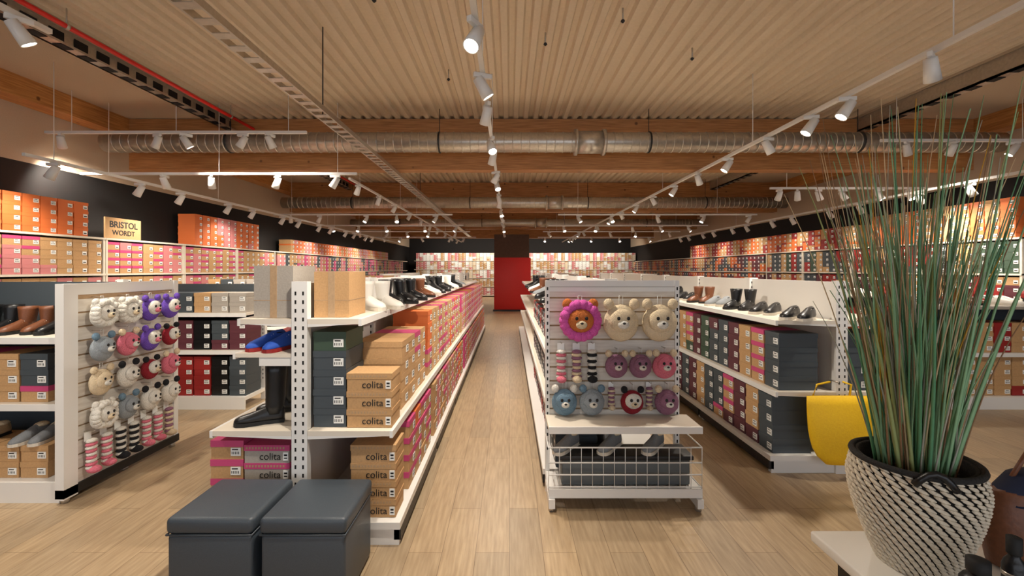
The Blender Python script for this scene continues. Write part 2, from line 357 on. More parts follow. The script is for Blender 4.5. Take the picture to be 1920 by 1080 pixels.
def boxes(face, a0, n, b, z, rows, kinds, where, step=.205, jitter=.006, drop=0.):
    """face '+x' : ends look to +X, a = y position ; '-x' ; '-y' : ends look to the camera, a = x position. b = plane of the end faces"""
    rz = {'-y': 0, '+x': math.pi/2, '-x': -math.pi/2}[face]
    for i in range(n):
        k = R.choice(kinds)
        for j in range(rows):
            if R.random() < .18: k = R.choice(kinds)
            a = a0+i*step+step/2; j2 = R.uniform(0, jitter)
            z_ = z+.0015+j*(BH+.0006); loc = (a, b+j2, z_) if face == '-y' else ((b-j2 if face == '+x' else b+j2), a, z_)
            PEND.append((k, loc, rz, where, i, n, j, rows, face))
def stuff_boxes(face, a0, n, b, z, rows, mats, step=.205, hh=BH):
    rz = {'-y': 0, '+x': math.pi/2, '-x': -math.pi/2}[face]
    for i in range(n):
        m = R.choice(mats)
        for j in range(rows):
            if R.random() < .3: m = R.choice(mats)
            a = a0+i*step+step/2; p = (a, b, z+.002+j*hh) if face == '-y' else (b, a, z+.002+j*hh)
            mega(Matrix.Translation(p) @ Matrix.Rotation(rz, 4, 'Z'), BW, BL, hh-.002, m, R.choice(mats) if R.random() < .15 else m)
# colita boxes (long side printed) --------------------------------------------
def make_colita(body, stripe=None):
    L, Wd, H = .268, .2, .106
    t = thing('printed_shoe_box', 'x', 'shoe box')
    bd = MB().box(-L/2+.003, L/2-.003, .003, Wd, 0, H*.97, body).build('box_body', t)
    lid = MB().box(-L/2, L/2, 0, Wd+.002, H*.68, H, stripe or body)
    for k in range(13): lid.box(-L/2+.012+k*.018, -L/2+.022+k*.018, -.0008, .0005, H*.78, H*.9, M_tan)
    lid.build('lid', t)
    o = text_mesh('colita', .058, M_ink, 'printed_word', bd, (.02, -.0008, H*.36), (math.pi/2, 0, 0), .0004)
    MB().box(L*.36, L*.47, -.0015, .003, H*.15, H*.6, M_label).box(L*.38, L*.45, -.002, -.001, H*.25, H*.32, M_ink).box(L*.38, L*.45, -.002, -.001, H*.4, H*.5, M_ink).build('size_label', bd)
    return Proto(t)
COLG = make_colita(M_grey); COLC = make_colita(M_card); COLP = make_colita(M_grey, M_pink)
# ------------------------------------------------------------------ footwear
def ringD(cx, y, z0, w, h, n=12, flat=.25):
    pts = []
    for k in range(n):
        a = 2*math.pi*k/n; zz = math.sin(a); zz = zz if zz > -flat else -flat
        pts.append((cx+w/2*math.cos(a), y, z0+(zz+flat)/(1+flat)*h))
    return pts
def make_shoe(kind, up, sole, shaft=0., laces=False, slip=False, heel=0.):
    """toe looks towards -Y, origin under the heel centre"""
    t = thing(kind, 'x', 'shoe'); L = .27
    def dh(y):   # heel raise
        return heel*max(0, 1-y/.15) if heel else 0
    out = [(.0, .045), (.03, .064), (.1, .06), (.17, .085), (.22, .09), (.255, .07), (.27, .03)]
    mb = MB(); ths = .012 if heel else .022
    top = [[(-w/2, -y, dh(y)+ths), (w/2, -y, dh(y)+ths), (w/2, -y, dh(y)), (-w/2, -y, dh(y))] for y, w in out]
    mb.loft([list(reversed(r)) for r in top], sole, smooth=False)
    if heel: mb.tube([(0, -.03, heel), (0, -.025, 0)], .022, sole, 8, .011)
    else: mb.box(-.03, .03, -.075, .0, -.0, .004, sole)
    mb.build('sole', t)
    mb = MB()
    hs = [(.0, .045, .075), (.012, .062, .085), (.06, .064, .085), (.1, .066, .082), (.14, .078, .066), (.19, .086, .05), (.235, .078, .038), (.262, .05, .024), (.27, .02, .012)]
    mb.loft([list(reversed(ringD(0, -y, dh(y)+ths-.002, w, h))) for y, w, h in hs], up)
    if shaft:
        rings = []
        for q in range(7):
            f = q/6; z = .055+heel+f*(shaft-.055); rx = .036+.022*f; ry = .05+.012*f
            rings.append([(rx*math.cos(a), -.055+ry*math.sin(a)+.01*f, z) for a in [2*math.pi*k/14 for k in range(14)]])
        rings.append([(p[0]*.88, (p[1]+.045)*.88-.045, p[2]) for p in rings[-1]]); rings.append([(p[0]*.8, (p[1]+.045)*.8-.045, p[2]-.05) for p in rings[-2]])
        mb.loft(rings, up)
    up_ = mb.build('upper', t)
    if not shaft and not slip:
        MB().ell((0, -.055, .088+heel), (.026, .042, .006), M_black, 12, 5).build('opening', up_)
    if slip: MB().ell((0, -.05, .09), (.038, .05, .018), P_cream, 14, 6, .1, R).build('fur_cuff', up_)
    if laces:
        mb = MB()
        for k in range(4): mb.tube([(-.024, -.105-k*.017, .084-k*.007+heel), (0, -.1-k*.017, .091-k*.008+heel), (.024, -.105-k*.017, .084-k*.007+heel)], .0022, M_label, 5)
        mb.build('laces', up_)
    return Proto(t)
SH = dict(sneaker_w=make_shoe('sneaker', M_wleather, M_rubber, laces=True), sneaker_b=make_shoe('sneaker', M_bleather, M_rubber, laces=True), sneaker_g=make_shoe('sneaker', M_greyf, M_rubber, laces=True),
          boot_w=make_shoe('ankle_boot', M_wleather, M_rubber, .2, True), boot_b=make_shoe('ankle_boot', M_bleather, M_rubberb, .2, True), boot_br=make_shoe('ankle_boot', M_brleather, M_rubberb, .19, True),
          tall_b=make_shoe('tall_boot', M_bleather, M_rubberb, .36), slip_g=make_shoe('slipper', M_greyf, M_rubber, slip=True), slip_b=make_shoe('slipper', M_beige, M_rubberb, slip=True),
          heel_b=make_shoe('heeled_shoe', M_bleather, M_rubberb, heel=.07), heel_r=make_shoe('heeled_shoe', M_redc, M_rubberb, heel=.07), sneaker_bl=make_shoe('sneaker', mat('blue_mesh', hexc(44, 92, 196), .7), M_redc, laces=True))
SW = dict(sneaker_w='white sneaker', sneaker_b='black sneaker', sneaker_g='grey sneaker', boot_w='white laced ankle boot', boot_b='black laced ankle boot', boot_br='brown laced ankle boot', tall_b='tall black boot', slip_g='grey felt slipper', slip_b='beige suede slipper with fur cuff', heel_b='black high-heeled shoe', heel_r='dark red high-heeled shoe', sneaker_bl='blue sneaker with red sole')
def pair(k, x, y, z, rz, where, gap=.11):
    if 'boot' in k: gap = .135
    z += .0012; dx, dy = math.cos(rz)*gap/2, math.sin(rz)*gap/2
    for s, w in ((-1, 'left'), (1, 'right')):
        SH[k].put((x+s*dx, y+s*dy, z), rz+s*.03, '%s, %s one, %s' % (SW[k], w, where), '%s pair %s' % (SW[k], where))
# ------------------------------------------------------------------ plush slippers (hung)
def make_plush(kind, body, face, ear, muz, mane=None, r=.12, seed=1, eyes=True):
    """faces -Y, back at y=0, centre z=0"""
    rg = random.Random(seed); t = thing('plush_slipper', 'x', 'slipper')
    MB().ell((0, -.06, -.02), (r, .055, r*1.05), body, 18, 11, .03, rg).build('slipper_body', t)
    fc = MB().ell((0, -.105, 0), (r*.72, .035, r*.66), face, 18, 10, .02, rg).build('face', t)
    if mane:
        mb = MB()
        for k in range(18):
            a = 2*math.pi*k/18; mb.ell((r*.92*math.cos(a), -.085+rg.uniform(-.01, .01), r*.9*math.sin(a)), (r*.3, .04, r*.3), mane, 9, 6, .08, rg)
        mb.build('mane', t)
    for s in (-1, 1):
        MB().ell((s*r*.72, -.075, r*.92), (r*.3, .025, r*.32), ear, 12, 7).build('ear', t)
        if eyes: MB().ell((s*r*.27, -.137, r*.16), (.0115, .006, .0135), M_ink, 10, 6).build('eye', fc)
    MB().tube([(-.013, -.06, r*.9), (-.013, -.06, r*1.24+.018), (.013, -.06, r*1.24+.018), (.013, -.06, r*.9)], .0018, M_label, 5).build('hanging_loop', t)
    MB().ell((0, -.135, -r*.2), (r*.32, .022, r*.24), muz, 14, 8).ell((0, -.157, -r*.1), (.011, .006, .008), M_ink, 8, 5).build('muzzle', fc)
    return Proto(t)
RAD = dict(lion=.125, bear=.125, white=.1, purple=.1, panda=.1, rose=.1, grey=.1, mauve=.095, red=.09, blue=.1)
PL = dict(lion=make_plush('lion', P_pink, P_orange, P_orange, P_cream, P_pink, .125, 2), bear=make_plush('bear', P_cream, P_cream, P_cream, P_white, None, .125, 3), white=make_plush('white', P_white, P_white, P_white, P_cream, P_white, .1, 4),
          purple=make_plush('purple', P_purple, P_white, P_purple, P_rose, None, .1, 5), panda=make_plush('panda', P_white, P_white, P_black, P_white, None, .1, 6), rose=make_plush('rose', P_rose, P_rose, P_cream, P_white, None, .1, 7),
          grey=make_plush('grey', P_grey, P_grey, P_blue, P_white, None, .1, 8), mauve=make_plush('mauve', P_mauve, P_mauve, P_cream, P_white, None, .095, 9), red=make_plush('red', P_red, P_white, P_black, P_cream, None, .09, 10), blue=make_plush('blue', P_blue, P_blue, P_white, P_white, None, .1, 11))
PW = dict(lion='pink-maned lion plush slipper with orange face', bear='cream bear plush slipper', white='fluffy white plush slipper', purple='purple animal plush slipper', panda='black and white panda plush slipper', rose='pink animal plush slipper', grey='grey animal plush slipper', mauve='mauve animal plush slipper', red='dark red animal plush slipper', blue='blue-grey animal plush slipper')
def make_sock(c1, c2, seed):
    rg = random.Random(seed); t = thing('knitted_slipper_sock', 'x', 'slipper sock'); mb = MB()
    for k in range(9):
        z = .12-k*.026; mb.ell((0, -.035, z), (.042+.004*math.sin(k), .032, .018), c1 if k % 2 else c2, 14, 6, .05, rg)
    mb.ell((.0, -.055, -.105), (.043, .055, .03), c1, 14, 7); mb.build('knitted_sock', t)
    MB().box(-.03, .03, -.006, -.003, .12, .19, M_label).build('card_header', t)
    return Proto(t)
SK = dict(stripe=make_sock(P_rose, P_white, 1), black=make_sock(P_black, P_white, 2), cream=make_sock(P_cream, P_mauve, 3))
SKW = dict(stripe='pink and white knitted slipper sock', black='black and white knitted slipper sock', cream='cream and mauve knitted slipper sock')
# ------------------------------------------------------------------ gondolas
def holes(mb, x, y, z0, z1, face):
    z = z0
    while z < z1:
        if face == '-y': mb.box(x-.005, x+.005, y-.001, y+.002, z, z+.022, M_black)
        else: mb.box(x-.001, x+.002, y-.005, y+.005, z, z+.022, M_black)
        z += .05
def gondola(xc, y0, y1, hl, hr, levels, label, top=1.52, toph=.34, group=None, side='both', backm=None):
    """long run seen from its end : back panel in the plane x=xc, shelves left (hl) and right (hr)"""
    t = thing('gondola_shelving', label, 'shelving unit', (0, 0, 0), group=group)
    for y in (y0, y1-.052):
        mb = MB().box(xc-.045, xc+.045, y, y+.05, 0.0, top+.01, M_white); holes(mb, xc-.022, y, .25, top-.03, '-y'); holes(mb, xc+.022, y, .25, top-.03, '-y'); mb.build('upright', t)
    MB().box(xc-.015, xc+.015, y0+.051, y1-.051, .12, top, backm or M_white).build('back_panel', t)
    for s, h in ((-1, hl), (1, hr)):
        if not h: continue
        a, b = sorted((xc+s*.016, xc+s*(h+.06)))
        mb = MB().box(a, b, y0+.0, y1-.002, .1, .14, M_white)
        e0, e1 = sorted((xc+s*(h+.02), xc+s*(h+.06))); mb.box(e0, e1, y0+.02, y1-.02, .03, .1, M_dark)
        for yy in (y0+.02, y1-.06): mb.box(a+.02, b-.01, yy, yy+.04, 0, .1, M_white)
        mb.build('base_shelf', t)
        for z in levels:
            hh = toph if z > 1.2 else h
            a, b = sorted((xc+s*.047, xc+s*hh)); e0, e1 = sorted((xc+s*hh, xc+s*(hh+.018)))
            mb = MB().box(a, b, y0, y1-.002, z-.03, z, M_shelf).box(e0, e1, y0, y1-.002, z-.04, z, M_white)
            # sloping bracket at the end
            p = [(xc+s*.047, z-.03), (xc+s*hh*.92, z-.03), (xc+s*.047, z-.048)]
            for yy in (y0, ):
                vs = [(q[0], yy, q[1]) for q in p]+[(q[0], yy+.006, q[1]) for q in p]
                f = [(0, 1, 2), (5, 4, 3), (0, 3, 4, 1), (1, 4, 5, 2), (2, 5, 3, 0)]
                mb.add(vs, f, M_white)
            mb.build('shelf', t)
    return t
def gondola_x(x0, x1, yf, label, levels, top=1.46, depth=.42, backm=None, group=None):
    """crosswise run whose shelves look at the camera"""
    t = thing('gondola_shelving', label, 'shelving unit', (0, 0, 0), group=group)
    yb = yf+depth
    for x in (x0, x1-.05):
        mb = MB().box(x, x+.05, yb, yb+.05, 0, top+.02, M_white); holes(mb, x+.025, yb, .25, top-.05, '-y'); mb.build('upright', t)
    MB().box(x0+.051, x1-.051, yb+.01, yb+.03, .12, top, backm or M_slate).build('back_panel', t)
    MB().box(x0, x1, yf, yb-.001, .1, .14, M_white).box(x0, x1, yf, yf+.02, 0, .1, M_white).build('base_shelf', t)
    for z in levels:
        MB().box(x0, x1, yf+.03, yb-.001, z-.03, z, M_shelf).box(x0, x1, yf+.012, yf+.03, z-.045, z, M_white).build('shelf', t)
    return t
# ---- A : middle gondola (end post at x=-1.21) ------------------------------
AX = -1.21; AL = (.668, 1.314)
ybays = [2.55, 3.85, 5.15, 6.45, 7.75, 9.05, 10.35, 11.65]
for i, y in enumerate(ybays[:-1]):
    gondola(AX, y, ybays[i+1], .5, .52, AL, ['nearest bay of the middle white shelving run, its end post behind the stools', 'second bay of the middle shelving run', 'third bay of the middle shelving run', 'fourth bay of the middle shelving run', 'fifth bay of the middle shelving run', 'sixth bay of the middle shelving run', 'last bay of the middle shelving run'][i])
xe = AX+.52
boxes('+x', 2.93, 4, xe+.03, .14, 4, ['pink', 'card', 'orange'], 'low on the centre run')
boxes('+x', 2.93, 4, xe-.02, .668, 4, ['pink', 'card', 'pink'], 'centre run middle shelf')
boxes('+x', 3.87, 12, xe+.03, .14, 4, ['pink', 'card', 'orange', 'rose'], 'low and further in, centre run')
boxes('+x', 3.87, 12, xe-.02, .668, 5, ['pink', 'card', 'orange', 'pink'], 'middle shelf further in, centre run')
stuff_boxes('+x', 6.5, 25, xe+.03, .14, 4, [M_card, M_pink, M_orange, M_rose]); stuff_boxes('+x', 6.5, 25, xe-.02, .668, 5, [M_card, M_pink, M_orange, M_rose])
# end of A : colita boxes
for j in range(3): COLC.put((-.823, 2.6, .6695+j*.1065), 0, 'cardboard box printed colita right of the end post, %s of three' % ['bottom', 'middle', 'top'][j])
for j in range(4): COLC.put((-.8, 2.6, .1415+j*.1065), 0, 'brown box printed colita under the lower shelf right of the post, %s' % ['bottom one', 'second up', 'third up', 'top one'][j])
for j in range(4): COLP.put((-1.425, 2.6, .1415+j*.1065), 0, 'grey colita box with magenta lid under the shelf left of the post, %s' % ['bottom one', 'second up', 'third up', 'top one'][j])
boxes('-y', -1.1615, 1, 2.605, .668, 5, ['slate', 'green'], 'beside the middle end post')
boxes('-y', -1.7665, 1, 2.605, .14, 4, ['pink'], 'low left of the end post')
# tall black boots on A left shelf
SH['tall_b'].put((-1.38, 2.72, .6692), -1.2, 'tall black boot left of the end post, nearer one')
SH['tall_b'].put((-1.38, 2.95, .6692), -1.2, 'tall black boot left of the end post, behind the nearer one')
t = thing('display_ledge', 'short white ledge left of the end post carrying blue and dark red shoes', 'shelf', (0, 0, 0))
MB().box(-1.585, AX-.047, 2.56, 3.83, 1.09, 1.112, M_shelf).box(-1.6, -1.585, 2.56, 3.83, 1.08, 1.112, M_white).build('ledge_board', t)
MB().box(-1.45, AX-.047, 2.565, 2.575, 1.04, 1.0895, M_white).build('bracket', t)
pair('sneaker_bl', -1.4, 2.84, 1.112, -.3, 'on the ledge left of end post')
for q, y in enumerate((3.05, 3.28, 3.5)): pair(['heel_r', 'sneaker_b', 'heel_b'][q], -1.42, y+.12, 1.112, -1.2, 'ledge left of end post, %s pair' % ['second', 'third', 'fourth'][q])
# big cartons on top left / right of the post
for (x0, x1, z1, lab, m, y) in ((-1.5, -1.27, 1.62, 'tall grey-brown carton on the top shelf left of the end post', M_grey, 2.6), (-1.155, -.95, 1.585, 'large grey-brown carton on the top shelf right of the end post', M_card, 2.62), ):
    t = thing('carton', lab, 'carton', ((x0+x1)/2, y, 1.3155)); w = (x1-x0)/2
    MB().box(-w, w, 0, .3, 0, z1-1.314, m).build('carton_body', t); MB().box(-w-.001, w+.001, -.001, .301, .1, .104, M_tan).box(-.02, .02, -.0015, .3015, .0, z1-1.314+.001, M_tan).build('packing_tape', t)
for q, (k, y, x) in enumerate([('boot_w', 3.25, -.99), ('boot_b', 3.75, -.99), ('boot_b', 4.15, -.99), ('boot_br', 4.6, -.99), ('sneaker_w', 5.05, -.99), ('heel_b', 5.4, -.99), ('boot_b', 5.8, -.99), ('sneaker_b', 6.2, -.99), ('boot_w', 6.7, -.99), ('boot_b', 7.2, -.99), ('sneaker_g', 7.8, -.99)]):
    pair(k, x-.03, y, 1.314, .9, ['nearest pair, top of centre run', 'second pair, top of centre run', 'third pair, top of centre run', 'fourth pair, top of centre run', 'fifth pair, top of centre run', 'sixth pair, top of centre run', 'seventh pair, top of centre run', 'eighth pair, top of centre run', 'ninth pair, top of centre run', 'tenth pair, top of centre run', 'last pair, top of centre run'][q])
# shoes standing before boxes on the A base edge are boxes themselves ; C : slat ended run
CX = .745
for i, (y, yb) in enumerate([(3.24, 4.6), (4.6, 5.95), (5.95, 7.3), (7.3, 8.65), (8.65, 10.0), (10.0, 11.35)]):
    gondola(CX, y, yb, .44, .44, (.55, .95, 1.3), ['first bay behind the plush slipper display', 'second bay of the run behind the plush slipper display', 'third bay of the run behind the plush slipper display', 'fourth bay of the run behind the plush slippers', 'fifth bay of the run behind the plush slippers', 'last bay of the run behind the plush slippers'][i], toph=.4)
cl = CX-.44
boxes('-x', 3.26, 14, cl+.03, .14, 3, ['slate', 'black', 'maroon', 'red'], 'low behind the plush display')
boxes('-x', 3.26, 14, cl+.03, .55, 3, ['slate', 'black', 'maroon'], 'middle shelf behind plush display')
boxes('-x', 3.26, 14, cl+.03, .95, 2, ['slate', 'black', 'red'], 'upper shelf behind plush display')
for q in range(8): pair(['sneaker_b', 'heel_b', 'boot_b', 'sneaker_g', 'boot_br', 'sneaker_w', 'heel_b', 'boot_b'][q], cl+.22, 3.5+q*.55, 1.3, -.9, ['nearest', 'second', 'third', 'fourth', 'fifth', 'sixth', 'seventh', 'last'][q]+' on the top shelf behind plush display')
# red display column
t = thing('display_column', 'tall bright red display board standing at the end of the centre aisle', 'display column', (.12, 16.9, 0))
MB().box(-.7, .7, 0, .3, .06, 2.05, M_red, .01).build('panel', t); MB().box(-.74, .74, -.03, .33, 0, .059, M_dark).build('plinth', t)
t = thing('display_column', 'brown timber column rising to the ceiling far down the centre aisle', 'display column', (.1, 19, 0))
MB().box(-.75, .75, 0, .5, 0, 3.1, mat('brown_panel', hexc(96, 72, 54), .6, 0, .1, 10, .15)).build('panel', t)
# ---- slatwall display C ------------------------------------------------------
def slat_panel(t, x0, x1, y, z0, z1, face='-y'):
    mb = MB(); z = z0
    while z < z1-.02:
        zz = min(z+.088, z1)
        if face == '-y': mb.box(x0, x1, y, y+.012, z, zz, M_slat)
        else: mb.box(y-.012, y, x0, x1, z, zz, M_slat)
        z += .1
    if face == '-y': mb.box(x0, x1, y+.0121, y+.024, z0, z1, M_tan)
    else: mb.box(y-.024, y-.0121, x0, x1, z0, z1, M_tan)
    mb.build('slat_panel', t)
t = thing('slatwall_display', 'white-framed slatwall end display holding the lion and bear plush slippers', 'display stand', (0, 0, 0))
x0, x1, yf = .26, 1.225, 3.2
slat_panel(t, x0+.03, x1-.03, yf, .5, 1.44)
for x in (x0, x1-.03):
    mb = MB().box(x, x+.03, yf-.01, yf+.03, 0, 1.52, M_white); holes(mb, x+.015, yf-.01, .3, 1.5, '-y'); mb.build('upright', t)
MB().box(x0+.03, x1-.03, yf-.005, yf+.02, 1.44, 1.52, M_white).box(x0+.03, x1-.03, yf-.008, yf-.005, 1.472, 1.476, M_grey).build('header', t)
MB().box(x0-.0, x1+.05, 2.93, yf-.011, .53, .555, M_shelf).box(x0, x1+.05, 2.915, 2.93, .515, .56, M_white).build('shelf', t)
mb = MB()   # wire basket
for z in (.16, .24, .32, .42): mb.tube([(x0, 2.93, z), (x1+.05, 2.93, z)], .005, M_white, 6)
for k in range(15):
    x = x0+(x1+.05-x0)*k/14; mb.tube([(x, 2.93, .42), (x, 2.93, .15), (x, yf-.03, .15)], .003, M_white, 5)
for x in (x0, x1+.05): mb.tube([(x, 2.93, .42), (x, yf-.03, .42)], .005, M_white, 6).tube([(x, 2.93, .15), (x, yf-.03, .15)], .005, M_white, 6)
mb.build('wire_basket', t)
MB().box(x0, x1+.05, 2.92, 2.94, .09, .145, M_white).box(x0, x1+.05, 2.92, yf-.011, .145, .149, M_white).build('base_rail', t)
for x in (x0-.0, x1+.01):
    MB().box(x, x+.04, 2.9, yf-.012, .03, .088, M_white).build('foot_bar', t); MB().tube([(x+.02, 2.94, .0), (x+.02, 2.94, .03)], .022, M_galv, 10).build('levelling_foot', t)
STAND = t
def hang_front(k, x, z, sc, label):
    if k in PL: PL[k].put((x, yf-.006, z), 0, PW[k]+label, scale=(sc, sc, sc)); hz = z+sc*(RAD[k]*1.24+.018)-.008
    else: SK[k].put((x, yf-.014, z), 0, SKW[k]+label, scale=(sc, sc, sc)); hz = z+sc*.19+.004
    MB().tube([(x, yf+.001, hz), (x, yf-.075, hz), (x, yf-.085, hz+.008)], .0022, M_galv, 5).build('display_hook', STAND)
hang_front('lion', .5, 1.24, 1, ' hung upper left on front slatwall')
hang_front('bear', .79, 1.24, 1, ' hung in the middle of the top row')
hang_front('bear', 1.062, 1.24, 1, ' hung at the right of the top row')
for k, x in (('stripe', .37), ('cream', .48), ('black', .59)): hang_front(k, x, .91, .85, ' in the second row below the lion slipper')
for q, (k, x) in enumerate([('mauve', .76), ('mauve', .93), ('rose', 1.1)]): hang_front(k, x, .93, .85, ' in the second row, %s of three' % ['left', 'middle', 'right'][q])
for q, (k, x) in enumerate([('blue', .39), ('grey', .585), ('cream', .73), ('red', .87), ('cream', 1.0), ('mauve', 1.115)]):
    hang_front(k, x, .676, .9 if k in PL else .6, ' in the bottom row of the front slatwall' if k in PL else ' bottom row, %s the dark red plush' % ('left of' if q == 2 else 'right of'))
t = thing('storage_tray', 'dark grey lidded tray in the white wire basket', 'tray', (.78, 2.96, .155))
MB().box(-.43, .43, 0, .19, 0, .17, mat('dark_grey_plastic', hexc(92, 98, 100), .5), .012).build('tray_body', t)
MB().box(-.45, .45, -.012, .2, .17, .2, M_dark, .006).build('lid', t)
for q in range(3): SH['slip_g'].put((.48+q*.3, 3.16, .357), -.7, 'grey felt slipper lying on the dark tray lid, %s of three' % ['left', 'middle', 'right'][q])
# ---- B : left crosswise gondola with slatwall end -----------------------------
BX = -3.05
t = gondola_x(-4.6, BX-.03, 3.03, 'nearest left shelving unit cut by the frame edge', (.67, 1.13), 1.5, .5)
t = thing('slatwall_end_panel', 'pale slatwall end panel on the left covered with plush slippers', 'display stand')
slat_panel(t, 3.1, 4.0, BX+.012, .1, 1.42, '+x')
MB().box(BX-.03, BX+.03, 3.0, 3.1, .03, 1.5, M_white).build('corner_post', t)
mb = MB().box(BX-.02, BX+.02, 4.0, 4.05, .03, 1.5, M_white); mb.build('corner_post', t)
MB().box(BX-.012, BX+.014, 3.1, 4.0, 1.42, 1.5, M_white).build('header', t)
MB().box(BX-.03, BX+.03, 3.0, 4.05, .04, .1, M_dark).build('plinth', t)
for yy in (3.04, 4.0): MB().tube([(BX, yy, 0), (BX, yy, .04)], .025, M_galv, 10).build('levelling_foot', t)
ENDP = t
def hang_side(k, y, z, sc, label, group=None):
    P_, W_ = (PL, PW) if k in PL else (SK, SKW); P_[k].put((BX+.036, y, z), math.pi/2, W_[k]+label, group, scale=(sc, sc, sc))
    hz = z+sc*(RAD[k]*1.24+.018)-.008 if k in PL else z+sc*.19+.004
    MB().tube([(BX+.011, y, hz), (BX+.085, y, hz), (BX+.095, y, hz+.008)], .0022, M_galv, 5).build('display_hook', ENDP)
for row, (z, ks) in enumerate([(1.285, ['white', 'white', 'purple', 'purple']), (1.04, ['grey', 'rose', 'purple', 'red']), (.795, ['bear', 'panda', 'red', 'rose']), (.55, ['white', 'grey', 'panda', 'panda'])]):
    for q, k in enumerate(ks):
        hang_side(k, 3.22+q*.215, z, .72 if k == 'bear' else .87, ', left slatwall %s row, %s from front' % (['top', 'second', 'third', 'fourth'][row], ['first', 'second', 'third', 'fourth'][q]))
for q, k in enumerate(['stripe', 'stripe', 'black', 'black', 'stripe', 'stripe', 'cream']):
    hang_side(k, 3.16+q*.12, .27, .9, ' in the left slatwall bottom row, %s from the front' % ORDN[q], 'knitted socks in the left slatwall bottom row')
xs = -4.45
boxes('-y', xs, 6, 3.09, .14, 2, ['card', 'maroon', 'card'], 'bottom of nearest left unit')
for q, k in enumerate(['slip_b', 'slip_b', 'slip_g']): pair(k, -4.25+q*.42, 3.33, .14+2*BH+.002, .1, 'on low boxes, nearest left unit, %s pair' % ['left', 'middle', 'right'][q])
boxes('-y', xs, 6, 3.09, .67, 3, ['pink', 'card', 'pink', 'slate'], 'middle of nearest left unit')
for q, k in enumerate(['boot_br', 'boot_b', 'boot_b', 'boot_br', 'boot_b']): pair(k, -4.38+q*.27, 3.4, 1.13, .15, 'upper shelf, nearest left unit, %s pair' % ['first', 'second', 'third', 'fourth', 'fifth'][q])
# ---- B2.. further crosswise units on the left ---------------------------------
for i, (yf, nm) in enumerate([(5.05, 'second'), (7.1, 'third'), (9.2, 'fourth'), (11.3, 'fifth')]):
    gondola_x(-4.9, -3.02, yf, '%s crosswise shelving unit along the left aisle' % nm, (.67, 1.1), 1.42)
    boxes('-y', -4.88, 9, yf+.06, .14, 4, ['slate', 'black', 'slate', 'maroon', 'red'], 'bottom of %s left unit' % nm)
    boxes('-y', -4.88, 9, yf+.06, .67, 3, ['black', 'slate', 'maroon'], 'middle of %s left unit' % nm)
    boxes('-y', -4.88, 9, yf+.06, 1.1, 3 if i else 2, ['grey', 'rose', 'card', 'slate'], 'top of %s left unit' % nm)
# ---- D : right gondola run -----------------------------------------------------
DX = 2.6
for i, y in enumerate([3.46, 4.76, 6.06, 7.36, 8.66, 9.96, 11.26]):
    gondola(DX, y, y+1.3, .5, .5, (.64, 1.2), ['nearest bay of the right shelving run, behind the yellow bag', 'second bay of the right shelving run', 'third bay of the right shelving run', 'fourth bay of the right shelving run', 'fifth bay of the right shelving run', 'sixth bay of the right shelving run', 'last bay of the right shelving run'][i], toph=.42, top=1.5)
dl = DX-.5
boxes('-x', 3.5, 18, dl-.02, .14, 4, ['card', 'maroon', 'pink', 'slate'], 'bottom of the right run')
boxes('-x', 3.5, 18, dl+.03, .64, 4, ['maroon', 'slate', 'pink', 'green', 'card'], 'middle of the right run')
stuff_boxes('-x', 7.3, 25, dl-.02, .14, 4, [M_card, M_maroon, M_slate])
stuff_boxes('-x', 7.3, 25, dl+.03, .64, 4, [M_maroon, M_slate, M_pink])
for q in range(10): pair(['sneaker_b', 'sneaker_b', 'boot_b', 'sneaker_g', 'boot_br', 'sneaker_b', 'heel_b', 'boot_b', 'sneaker_w', 'boot_b'][q], dl+.3, 3.6+q*.45, 1.2, -.9, ['nearest', 'second', 'third', 'fourth', 'fifth', 'sixth', 'seventh', 'eighth', 'ninth', 'last'][q]+' pair on top of right run')
# boxes on D end, near camera, right half
boxes('-y', 2.66, 2, 3.5, .14, 4, ['slate', 'green'], 'low near end of right run')
boxes('-y', 2.66, 2, 3.5, .64, 4, ['green', 'slate'], 'upper near end of right run')
boxes('+x', 3.95, 12, DX+.48, .64, 4, ['slate', 'green', 'orange'], 'on the far side of the right run')
# yellow bag hanging on the end of D
t = thing('yellow_bag', 'large plain yellow bag hanging on the end of the right shelving run', 'bag', (2.5, 3.42, .64))
mb = MB(); rings = []
for q in range(9):
    f = q/8; z = -.0-.52*f; w = (.25, .25, .25, .25, .25, .245, .235, .21, .15)[q]; d = (.012, .03, .045, .055, .06, .06, .055, .045, .02)[q]
    rings.append([(w*math.cos(a)*(1 if abs(math.cos(a)) < .9 else .98)+.05*f*f, -.06+d*math.sin(a), z) for a in [-2*math.pi*k/20 for k in range(20)]])
mb.loft(rings, M_yellow); mb.build('bag_body', t)
for s in (-1, 1): MB().tube([(s*.14-.05, -.05, -.01), (s*.13-.05*.5, -.045, .08), (s*.05, -.035, .1)], .008, M_yellow, 6).build('handle', t)
MB().tube([(0, .04, .1), (0, -.06, .1)], .006, M_galv, 6).build('hook', t)
